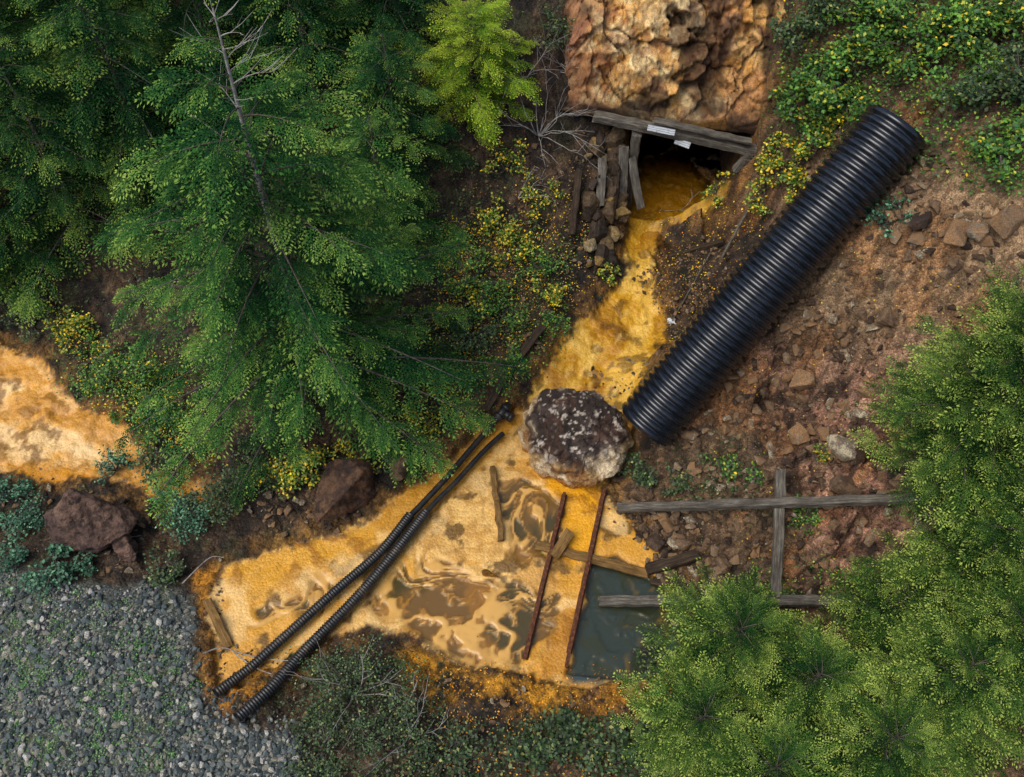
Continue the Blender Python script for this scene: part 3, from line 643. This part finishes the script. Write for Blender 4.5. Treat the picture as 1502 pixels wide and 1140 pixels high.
def bcol(co,no,d):
    n1=fbm(co[:,0]*5+co[:,2]*3,co[:,1]*5,201,5);n2=fbm(co[:,0]*18+co[:,2]*5,co[:,1]*18,202,3);n3=fbm(co[:,0]*3,co[:,1]*3+co[:,2]*3,203);n4=fbm(co[:,0]*2.2,co[:,1]*2.2,204)
    rr=np.hypot((co[:,0]-bx),(co[:,1]-by)*1.15)
    c=np.zeros(co.shape)+lin(186,154,106);c=mix(c,lin(150,104,56),sst(.45,.6,n3)*.9);c=mix(c,lin(226,206,170),sst(.52,.66,n1))
    m=sst(.45,.68,co[:,2]+(n1-.5)*.4)*sst(.92,.72,rr+(n1-.5)*.55);c=mix(c,lin(40,32,31),m*.96)
    c=mix(c,lin(92,76,70),m*sst(.48,.62,n1)*.55);c=mix(c,lin(205,192,176),m*sst(.635,.69,n2+(n4-.5)*.35));c=mix(c,lin(96,66,48),m*sst(.52,.64,n3)*.55);c=mix(c,lin(40,30,24),sst(.62,.7,n3)*.6)
    c=mix(c,lin(168,108,26),sst(.32,.05,co[:,2]))
    return c
solid('boulder',pts,.022,bcol,.10,2.4)
def rcol(a,b,c3):
    def f(co,no,d):
        n1=fbm(co[:,0]*4+co[:,2]*3,co[:,1]*4,211,5);n2=fbm(co[:,0]*12,co[:,1]*12+co[:,2]*9,212,4)
        c=np.zeros(co.shape)+lin(*a);c=mix(c,lin(*b),sst(.45,.6,n1));return mix(c,lin(*c3),sst(.52,.65,n2)*.7)
    return f
def rockat(u,v,w,h,cf,name='boulder',seed=0,el=1.0,vox=.03,disp=.06):
    r=np.random.default_rng(seed);b=np.array(gp(u,v));p=r.normal(0,1,(11,3));p/=np.linalg.norm(p,axis=1,keepdims=True);p*=r.uniform(.95,1.25,(11,1))
    p=b+p*[w/2,w/2*el,h/2]+[0,0,h*.3];return solid(name,p,vox,cf,disp)
rb=rcol((96,74,66),(130,102,86),(50,38,34))
rockat(145,778,1.25,1.2,rb,seed=3,vox=.024,disp=.04);rockat(190,805,.6,.5,rb,seed=4)
rockat(520,740,1.2,.9,rcol((74,54,42),(108,80,58),(36,28,26)),seed=6,disp=.04)
rockat(590,690,.5,.5,rcol((70,54,40),(100,80,58),(36,28,26)),seed=8,disp=.04)
def block(name,u,v,w,h,seed,mat,dz=0,el=.7,rz=None):
    r=np.random.default_rng(seed);b=np.array(gp(u,v));p=np.array([(x,y,z) for x in(-1,1) for y in(-1,1) for z in(-1,1)],float)
    p=np.vstack([p*r.uniform(.45,1,(8,3)),r.normal(0,.8,(6,3)).clip(-1.1,1.1)])*[w/2,w/2*el,h/2]
    o=hull_mesh(p,name,mat,.012);S.collection.objects.link(o);o.location=b+[0,0,h*.3+dz];o.rotation_euler=(r.uniform(-.6,.6),r.uniform(-.6,.6),r.uniform(0,3.1) if rz is None else rz+r.uniform(-.6,.6));return o
k=0
crib=empty('dry_stone_crib')
for i in range(84):
    tq=rng.random();u=866+22*math.sin(tq*3)+rng.uniform(-32,28)+(18 if tq<.3 else 0);v=205+tq*178
    w_=.12+.44*rng.random()**2;o=block('crib_stone',u,v+10,w_,w_*rng.uniform(.5,.9),100+i,M_crib,dz=rng.uniform(0,.1),rz=1.3,el=.62);o.parent=crib
for u,v,w in[(1060,830,.3),(960,800,.32),(1000,800,.28),(1235,660,.5),(1400,350,.5),(1350,330,.4),(1430,345,.4),(1480,330,.5),(1180,560,.45),(1290,840,.5),(1090,850,.35),(1240,720,.5),(1170,640,.4),(1300,470,.35),(870,600,.2)]:
    k+=1;block('slope_rock',u,v,w,w*.6,20+k,M_stone)
rockat(722,845,.32,.16,rcol((190,130,30),(150,100,25),(90,64,20)),'stained_rock',seed=77,vox=.02,disp=.03)
# outcrop over the portal
nu,nv=300,400
prof=np.array([(9,1.95),(6,1.95),(4.45,2.0),(4.12,2.12),(4.1,2.35),(4.40,2.95),(4.75,3.6),(5.15,4.25),(5.9,5.1),(7.2,6.1),(9.5,7)])
dl=np.r_[0,np.cumsum(np.hypot(*np.diff(prof,axis=0).T))];sv=np.linspace(0,dl[-1],nv);py=np.interp(sv,dl,prof[:,0]);pz=np.interp(sv,dl,prof[:,1])
ux=np.linspace(.5,5.3,nu);UX,SV=np.meshgrid(ux,sv);PY=np.repeat(py[:,None],nu,1)+(.5-.19*(UX-1.5));PZ=np.repeat(pz[:,None],nu,1)+.12
w1=fbm(UX*1.5,SV*1.5,301)*1.2;w2=fbm(UX*3,SV*3,302)*.7
a1,e1,i1=facet(UX*.95+w1,SV*.75+w1*.5,311);a2,e2,i2=facet(UX*2.8+w1+w2,SV*2.1+w2,321);a3,e3,i3=facet(UX*8+w2,SV*7+w2,331)
D=(a1-.3)*.40+(a2-.3)*.22+(a3-.3)*.09+(fbm(UX*3,SV*3,341,6)-.5)*.34-np.abs(fbm(UX*5,SV*4,342,4)-.5)*.25
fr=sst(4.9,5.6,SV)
D=D*(.12+.88*fr)-.08*sst(.05,0,e1)*fr
sidef=sst(.5,1.5,UX)*sst(5.3,4.6,UX)
ZZ=PZ+D*.5-(1-sidef)*1.3*fr;YY=PY-D*.8*fr+(1-sidef)*.9*fr
n1=fbm(UX*2.2,SV*2.2,351,5);n2=fbm(UX*6,SV*6,352,5);n3=fbm(UX*1.1,SV*1.1,353);n5=fbm(UX*3.5,SV*3.5,357,5)
c=np.zeros(UX.shape+(3,))+lin(218,174,108);c=mix(c,lin(244,216,160),sst(.45,.6,n1)*.9);c=mix(c,lin(196,138,86),sst(.50,.62,n3)*.75);c=mix(c,lin(208,148,62),sst(.50,.62,n2)*.65)
c=mix(c,lin(140,88,62),sst(.57,.67,n5)*.55)
c=mix(c,lin(150,98,78),sst(2.1,.9,UX+(n1-.5)*2)*.7);c=mix(c,lin(140,100,70),sst(4.3,4.9,UX)*.5);c=mix(c,lin(68,48,40),sst(.57,.65,fbm(UX*1.7,SV*1.3,355,5))*.75)
c=mix(c,lin(56,38,28),sst(.05,.01,e1)*.8);c=mix(c,lin(90,60,38),sst(.06,.01,e2)*.55);c=c*(1+(i2-.5)*.4+(i3-.5)*.35)[...,None]*1.08
c=mix(c,lin(45,32,26),sst(.12,.03,np.abs(UX-4.45-.2*(n3-.5)))*.8)
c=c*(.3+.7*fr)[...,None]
ii=np.arange(nu*nv).reshape(nv,nu);Fo=np.stack([ii[:-1,:-1],ii[:-1,1:],ii[1:,1:],ii[1:,:-1]],-1).reshape(-1,4)
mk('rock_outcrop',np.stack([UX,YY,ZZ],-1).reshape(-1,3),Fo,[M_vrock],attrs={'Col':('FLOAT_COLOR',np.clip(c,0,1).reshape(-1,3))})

# ---------------------------------------------------------------- timber
def timber(name,p0,p1,w,h,mat=None,parent=None,roll=0,jit=.008):
    p0=Vector(p0);p1=Vector(p1);L=(p1-p0).length;x=(p1-p0).normalized();z=Vector((0,0,1));y=z.cross(x)
    if y.length<.1:y=Vector((0,1,0)).cross(x)
    y.normalize();z=x.cross(y);R_=Matrix.Rotation(roll,3,x) if roll else Matrix.Identity(3);y=R_@y;z=R_@z
    ns=max(4,int(L/.12));b=min(w,h)*.14;sec=[(w/2-b,h/2),(w/2,h/2-b),(w/2,-h/2+b),(w/2-b,-h/2),(-w/2+b,-h/2),(-w/2,-h/2+b),(-w/2,h/2-b),(-w/2+b,h/2)]
    V=[];Fq=[]
    for i in range(ns+1):
        q=i/ns*L;wy,wz=random.uniform(-jit,jit),random.uniform(-jit,jit)
        for (a,c2) in sec:
            e_=random.uniform(-.03,.03) if i in(0,ns) else 0
            V.append((q+e_,a+wy+random.uniform(-jit,jit)*.5,c2+wz+random.uniform(-jit,jit)*.5))
    for i in range(ns):
        for j in range(8):
            k2=(j+1)%8;Fq.append((i*8+j,(i+1)*8+j,(i+1)*8+k2,i*8+k2))
    Fq.append(tuple(range(8)));Fq.append(tuple(reversed(range(ns*8,ns*8+8))))
    o=mk(name,V,Fq,[mat or M_wood]);M4=Matrix((x,y,z)).transposed().to_4x4();M4.translation=p0
    bm=bmesh.new();bm.from_mesh(o.data);bmesh.ops.recalc_face_normals(bm,faces=bm.faces);bm.to_mesh(o.data);bm.free()
    o.matrix_world=M4
    if parent:o.parent=parent
    return o
def Wv(u,v,z):return Vector(W(u,v,z))
fr_=empty('mine_portal_timber_frame')
timber('lintel_beam',Wv(872,170,2.35),Wv(1112,222,2.1),.2,.16,M_wood,fr_)
timber('rear_lintel_beam',Wv(900,172,2.3)+Vector((0,.3,-.1)),Wv(1100,215,2.05)+Vector((0,.3,-.1)),.2,.2,M_woodd,fr_)
timber('lagging_board',Wv(960,176,2.5),Wv(1100,208,2.33),.14,.05,M_wood,fr_)
b=Wv(934,196,2.15);timber('left_post',b,(b.x,b.y,.3),.17,.17,M_wood,fr_)
timber('left_brace',Wv(926,230,1.7),Wv(940,305,.95),.15,.07,M_wood,fr_)
timber('left_plank',Wv(915,215,1.9),Wv(912,300,.9),.18,.05,M_wood,fr_)
timber('left_plank_low',Wv(893,300,1.1),Wv(880,372,.55),.2,.07,M_wood,fr_)
timber('crib_log',Wv(905,250,1.5),Wv(895,330,.9),.15,.14,M_woodd,fr_)
timber('crib_log_low',Wv(872,290,1.35),Wv(866,372,.75),.13,.12,M_woodd,fr_)
timber('crib_log_side',Wv(850,250,1.8),Wv(838,345,1.1),.13,.12,M_woodd,fr_)
timber('crib_plank_face',Wv(884,232,1.85),Wv(880,300,1.3),.16,.05,M_wood,fr_)
b=Wv(1095,232,2.0);timber('right_post',b,(b.x,b.y,.3),.16,.16,M_wood,fr_)
timber('right_knee',Wv(1100,225,2.1),Wv(1078,250,1.7),.14,.12,M_wood,fr_)
t=NT('faded_sign_paint');o_=t.obj();wv=t.n('ShaderNodeTexWave',{'Vector':o_,'Scale':9.0,'Distortion':3.0,'Detail':3.0},bands_direction='Y').outputs[1]
nn=t.noise(18,4,o_);cc=t.mixc(t.math('MULTIPLY',t.ramp(wv,[(.72,(0,0,0)),(.8,(1,1,1))]),.7),(.5,.54,.56),(.12,.13,.15));t.pr(t.mixc(1,cc,t.ramp(nn,[(.3,(.5,.45,.4)),(.5,(1,1,1))]),'MULTIPLY'),.6);M_sign=t.m
def sign(u0,v0,u1,v1,z,hh):
    a=Wv(u0,v0,z);b=Wv(u1,v1,z-.03);x=(b-a);L=x.length;x.normalize();up=Vector((0,.55,.83));nrm=x.cross(up).normalized();up=nrm.cross(x)
    bm=bmesh.new();bmesh.ops.create_cube(bm,size=1);bmesh.ops.scale(bm,vec=(L,hh,.012),verts=bm.verts);bmesh.ops.bevel(bm,geom=bm.edges[:],offset=.004,segments=1,affect='EDGES')
    me=bpy.data.meshes.new('warning_sign');bm.to_mesh(me);bm.free();me.materials.append(M_sign);o=bpy.data.objects.new('warning_sign',me);S.collection.objects.link(o)
    M4=Matrix((x,up,nrm)).transposed().to_4x4();M4.translation=(a+b)/2;o.matrix_world=M4
sign(950,187,990,195,2.42,.11);sign(990,206,1012,214,2.14,.12)
timber('timber_beam',gp(908,750,.12),gp(1345,740,.18),.13,.13)
timber('timber_beam',gp(880,886,.12),gp(1252,888,.18),.15,.12)
timber('timber_post',gp(1138,704,.32),gp(1131,886,.27),.15,.12)
timber('wooden_plank',gp(787,803,.10),gp(948,846,.12),.15,.05,M_woodo)
timber('wooden_plank',gp(836,785,.16),gp(812,822,.13),.16,.05,M_woodo)
timber('broken_timber',gp(948,842,.16),gp(1020,822,.2),.17,.13,M_woodd);timber('broken_timber',gp(955,856,.1),gp(1012,868,.1),.12,.09,M_woodd)
timber('driftwood_log',gp(722,690,.08),gp(736,796,.06),.10,.09,M_woodo,jit=.018)
timber('wooden_plank',gp(306,884,.08),gp(337,952,.06),.13,.04,M_woodo)
timber('wooden_plank',gp(712,606,.10),gp(738,565,.14),.14,.05,M_woodd);timber('wooden_plank',gp(760,532,.14),gp(796,488,.2),.14,.05,M_woodd)
timber('timber_beam',gp(985,380,.1),gp(1060,360,.1),.1,.1,M_woodd)
A=Acc();p0=np.array(gp(1096,318,.25));p1=np.array(gp(1012,462,.06));A.add(*sweep([p0+(p1-p0)*q+[0,0,.04*math.sin(9*q)] for q in np.linspace(0,1,9)],np.linspace(.03,.018,9),7));mk('wooden_pole',A.V(),A.F(),[M_wood],smooth=True)
A=Acc();p0=np.array(gp(1050,360,.1));p1=np.array(gp(985,475,.08));A.add(*sweep([p0+(p1-p0)*q+[0,0,.02*math.sin(7*q)] for q in np.linspace(0,1,9)],.012,6));mk('wooden_pole',A.V(),A.F(),[M_wood],smooth=True)
def rail(u0,v0,u1,v1):
    a=gp(u0,v0);b=gp(u1,v1);a.z=.13;b.z=.05
    x=(b-a);L=x.length;x.normalize();y=Vector((0,0,1)).cross(x).normalized();z=x.cross(y)
    sec=[(-.045,0),(.045,0),(.045,.012),(.01,.02),(.01,.06),(.024,.068),(.024,.088),(-.024,.088),(-.024,.068),(-.01,.06),(-.01,.02),(-.045,.012)]
    ns=26;V=[];Fq=[];k=len(sec)
    for i in range(ns+1):
        w_=random.uniform(-.004,.004)
        for s in sec:V.append((i/ns*L,s[0]+w_,s[1]-.04+w_))
    for i in range(ns):
        for j in range(k):Fq.append((i*k+j,(i+1)*k+j,(i+1)*k+(j+1)%k,i*k+(j+1)%k))
    Fq.append(tuple(range(k)));Fq.append(tuple(range(ns*k,ns*k+k)))
    o=mk('mine_rail',V,Fq,[M_rust]);bm=bmesh.new();bm.from_mesh(o.data);bmesh.ops.recalc_face_normals(bm,faces=bm.faces);bm.to_mesh(o.data);bm.free()
    M4=Matrix((x,y,z)).transposed().to_4x4();M4.translation=a;o.matrix_world=M4
rail(828,728,770,968);rail(886,722,830,980)

# ---------------------------------------------------------------- culvert pipe
pb=W(946,626,.78);pt=W(1318,183,4.6);Lp=np.linalg.norm(pt-pb)
nr=44;prs=[];pitch=Lp/nr
for i in range(nr):
    for q,r_ in((0,.455),(.2,.458),(.34,.502),(.5,.508),(.76,.505),(.9,.46)):prs.append(((i+q)*pitch,r_))
prs.append((Lp,.46));prs.append((Lp,.42));inner=[(Lp*(1-q),.42) for q in np.linspace(0,1,30)];prs+=inner[1:];prs.append((0,.46))
prs=np.array(prs);kk=72;a=np.arange(kk)*2*math.pi/kk
V=np.stack([np.repeat(prs[:,:1],kk,1),prs[:,1:]*np.cos(a),prs[:,1:]*np.sin(a)],-1).reshape(-1,3)
i=np.arange(len(prs)-1)[:,None]*kk;j=np.arange(kk)[None];Fp=np.stack([i+j,i+(j+1)%kk,i+kk+(j+1)%kk,i+kk+j],-1).reshape(-1,4)
o=mk('culvert_pipe',V,Fp[:,::-1].copy(),[M_pipe],smooth=True)
x=Vector(pt-pb).normalized();y=Vector((0,0,1)).cross(x).normalized();z=x.cross(y);M4=Matrix((x,y,z)).transposed().to_4x4();M4.translation=Vector(pb);o.matrix_world=M4
def crom(P_,m=40):
    P_=np.array(P_);tt=np.linspace(0,len(P_)-1,400)
    Pp=np.vstack([2*P_[0]-P_[1],P_,2*P_[-1]-P_[-2]]);out=[]
    for q in tt:
        i=min(int(q),len(P_)-2);f=q-i;a_,b_,c_2,d_=Pp[i:i+4]
        out.append(.5*((2*b_)+(-a_+c_2)*f+(2*a_-5*b_+4*c_2-d_)*f*f+(-a_+3*b_-3*c_2+d_)*f**3))
    out=np.array(out);s=np.r_[0,np.cumsum(np.linalg.norm(np.diff(out,axis=0),axis=1))];L=s[-1]
    return lambda n_:np.stack([np.interp(np.linspace(0,L,n_),s,out[:,k_]) for k_ in range(3)],-1),L
def hose(name,px,r,rib,off,dep=.84):
    fn,L=crom([np.array(gp(u,v,off)) for u,v in px])
    nr_=int(L/rib);pts=fn(nr_*4+1);ph=np.arange(nr_*4+1)%4;rad=np.where(ph<2,r,r*dep)
    V,Fq=sweep(pts,rad,16);Vi,Fi=sweep(pts[::-1],r*.74,16)
    A=Acc();A.add(V,Fq);A.add(Vi,Fi)
    mk(name,A.V(),A.F(),[M_hose],smooth=True)
hose('corrugated_drain_hose',[(603,762),(560,815),(500,868),(420,940),(370,985),(320,1022)],.08,.042,.15)
hose('corrugated_drain_hose',[(626,758),(585,812),(528,880),(455,955),(400,1015),(352,1058)],.088,.042,.16)
hose('thin_drain_hose',[(738,612),(700,655),(660,702),(625,740),(598,768)],.05,.03,.14,.98)
hose('thin_drain_hose',[(738,642),(710,668),(670,712),(640,742),(615,770)],.045,.03,.13,.98)
A=Acc();c0=np.array(gp(744,604,.16));dirv=np.array(gp(700,655,.16))-c0;dirv/=np.linalg.norm(dirv);sd=np.cross(dirv,[0,0,1]);sd/=np.linalg.norm(sd)
def cyl(p,q,r):
    A.add(*sweep([p,p,q,q],[.001,r,r,.001],14))
cyl(c0-dirv*.04,c0+dirv*.3,.075);cyl(c0+dirv*.02,c0+dirv*.07,.095);cyl(c0+dirv*.22,c0+dirv*.27,.095);cyl(c0+dirv*.13,c0+dirv*.13-sd*.2+[0,0,.0],.06);cyl(c0+dirv*.13-sd*.15,c0+dirv*.13-sd*.22,.08)
mk('hose_coupling',A.V(),A.F(),[M_hose])
A=Acc()
for pl_ in([(300,962),(330,955),(360,962),(400,970),(440,975)],[(345,960),(380,985),(430,1000)],[(130,818),(165,800),(210,788)],[(270,860),(310,825),(330,820)]):
    fn,L=crom([np.array(gp(u,v,.10+.05*math.sin(i*2))) for i,(u,v) in enumerate(pl_)]);A.add(*sweep(fn(24),np.linspace(.012,.005,24),5))
mk('fallen_branch',A.V(),A.F(),[M_twig],smooth=True)
t=NT('white_plastic_litter');t.pr((.6,.62,.62),.5);b=gp(985,474,.05)
r=random.Random(5)
bm=bmesh.new();bmesh.ops.create_grid(bm,x_segments=7,y_segments=5,size=.08)
for v_ in bm.verts:v_.co.z=r.uniform(-.03,.03)+.1*abs(v_.co.x);v_.co.x*=r.uniform(.4,1.2);v_.co.y*=r.uniform(.4,1);v_.co+=b
me=bpy.data.meshes.new('plastic_scrap');bm.to_mesh(me);bm.free();me.materials.append(t.m);S.collection.objects.link(bpy.data.objects.new('plastic_scrap',me))

# ---------------------------------------------------------------- light, sky, camera
w=bpy.data.worlds.new('World');S.world=w;w.use_nodes=True;nt=w.node_tree;bg=nt.nodes['Background'];sk=nt.nodes.new('ShaderNodeTexSky');sk.sky_type='NISHITA';sk.sun_disc=False
el,azs=math.radians(60),math.radians(-120)
sk.sun_elevation=el;sk.sun_rotation=azs;sk.dust_density=3;sk.air_density=1.0;nt.links.new(sk.outputs[0],bg.inputs[0]);bg.inputs[1].default_value=.15
sd_=bpy.data.lights.new('sun','SUN');sd_.energy=2.2;sd_.angle=math.radians(45);sd_.color=(1,.96,.89);so=bpy.data.objects.new('sun',sd_);S.collection.objects.link(so)
dv=Vector((math.sin(azs)*math.cos(el),math.cos(azs)*math.cos(el),math.sin(el)));so.rotation_euler=dv.to_track_quat('Z','Y').to_euler()
cd=bpy.data.cameras.new('camera');cd.lens=18/math.tan(math.radians(30));cd.sensor_width=36;cd.clip_end=1000;co_=bpy.data.objects.new('camera',cd);S.collection.objects.link(co_)
co_.location=(0,CY,CH);co_.rotation_euler=(math.radians(90)-PITCH,0,0);S.camera=co_
S.view_settings.view_transform='Standard';S.view_settings.look='None';S.view_settings.exposure=0
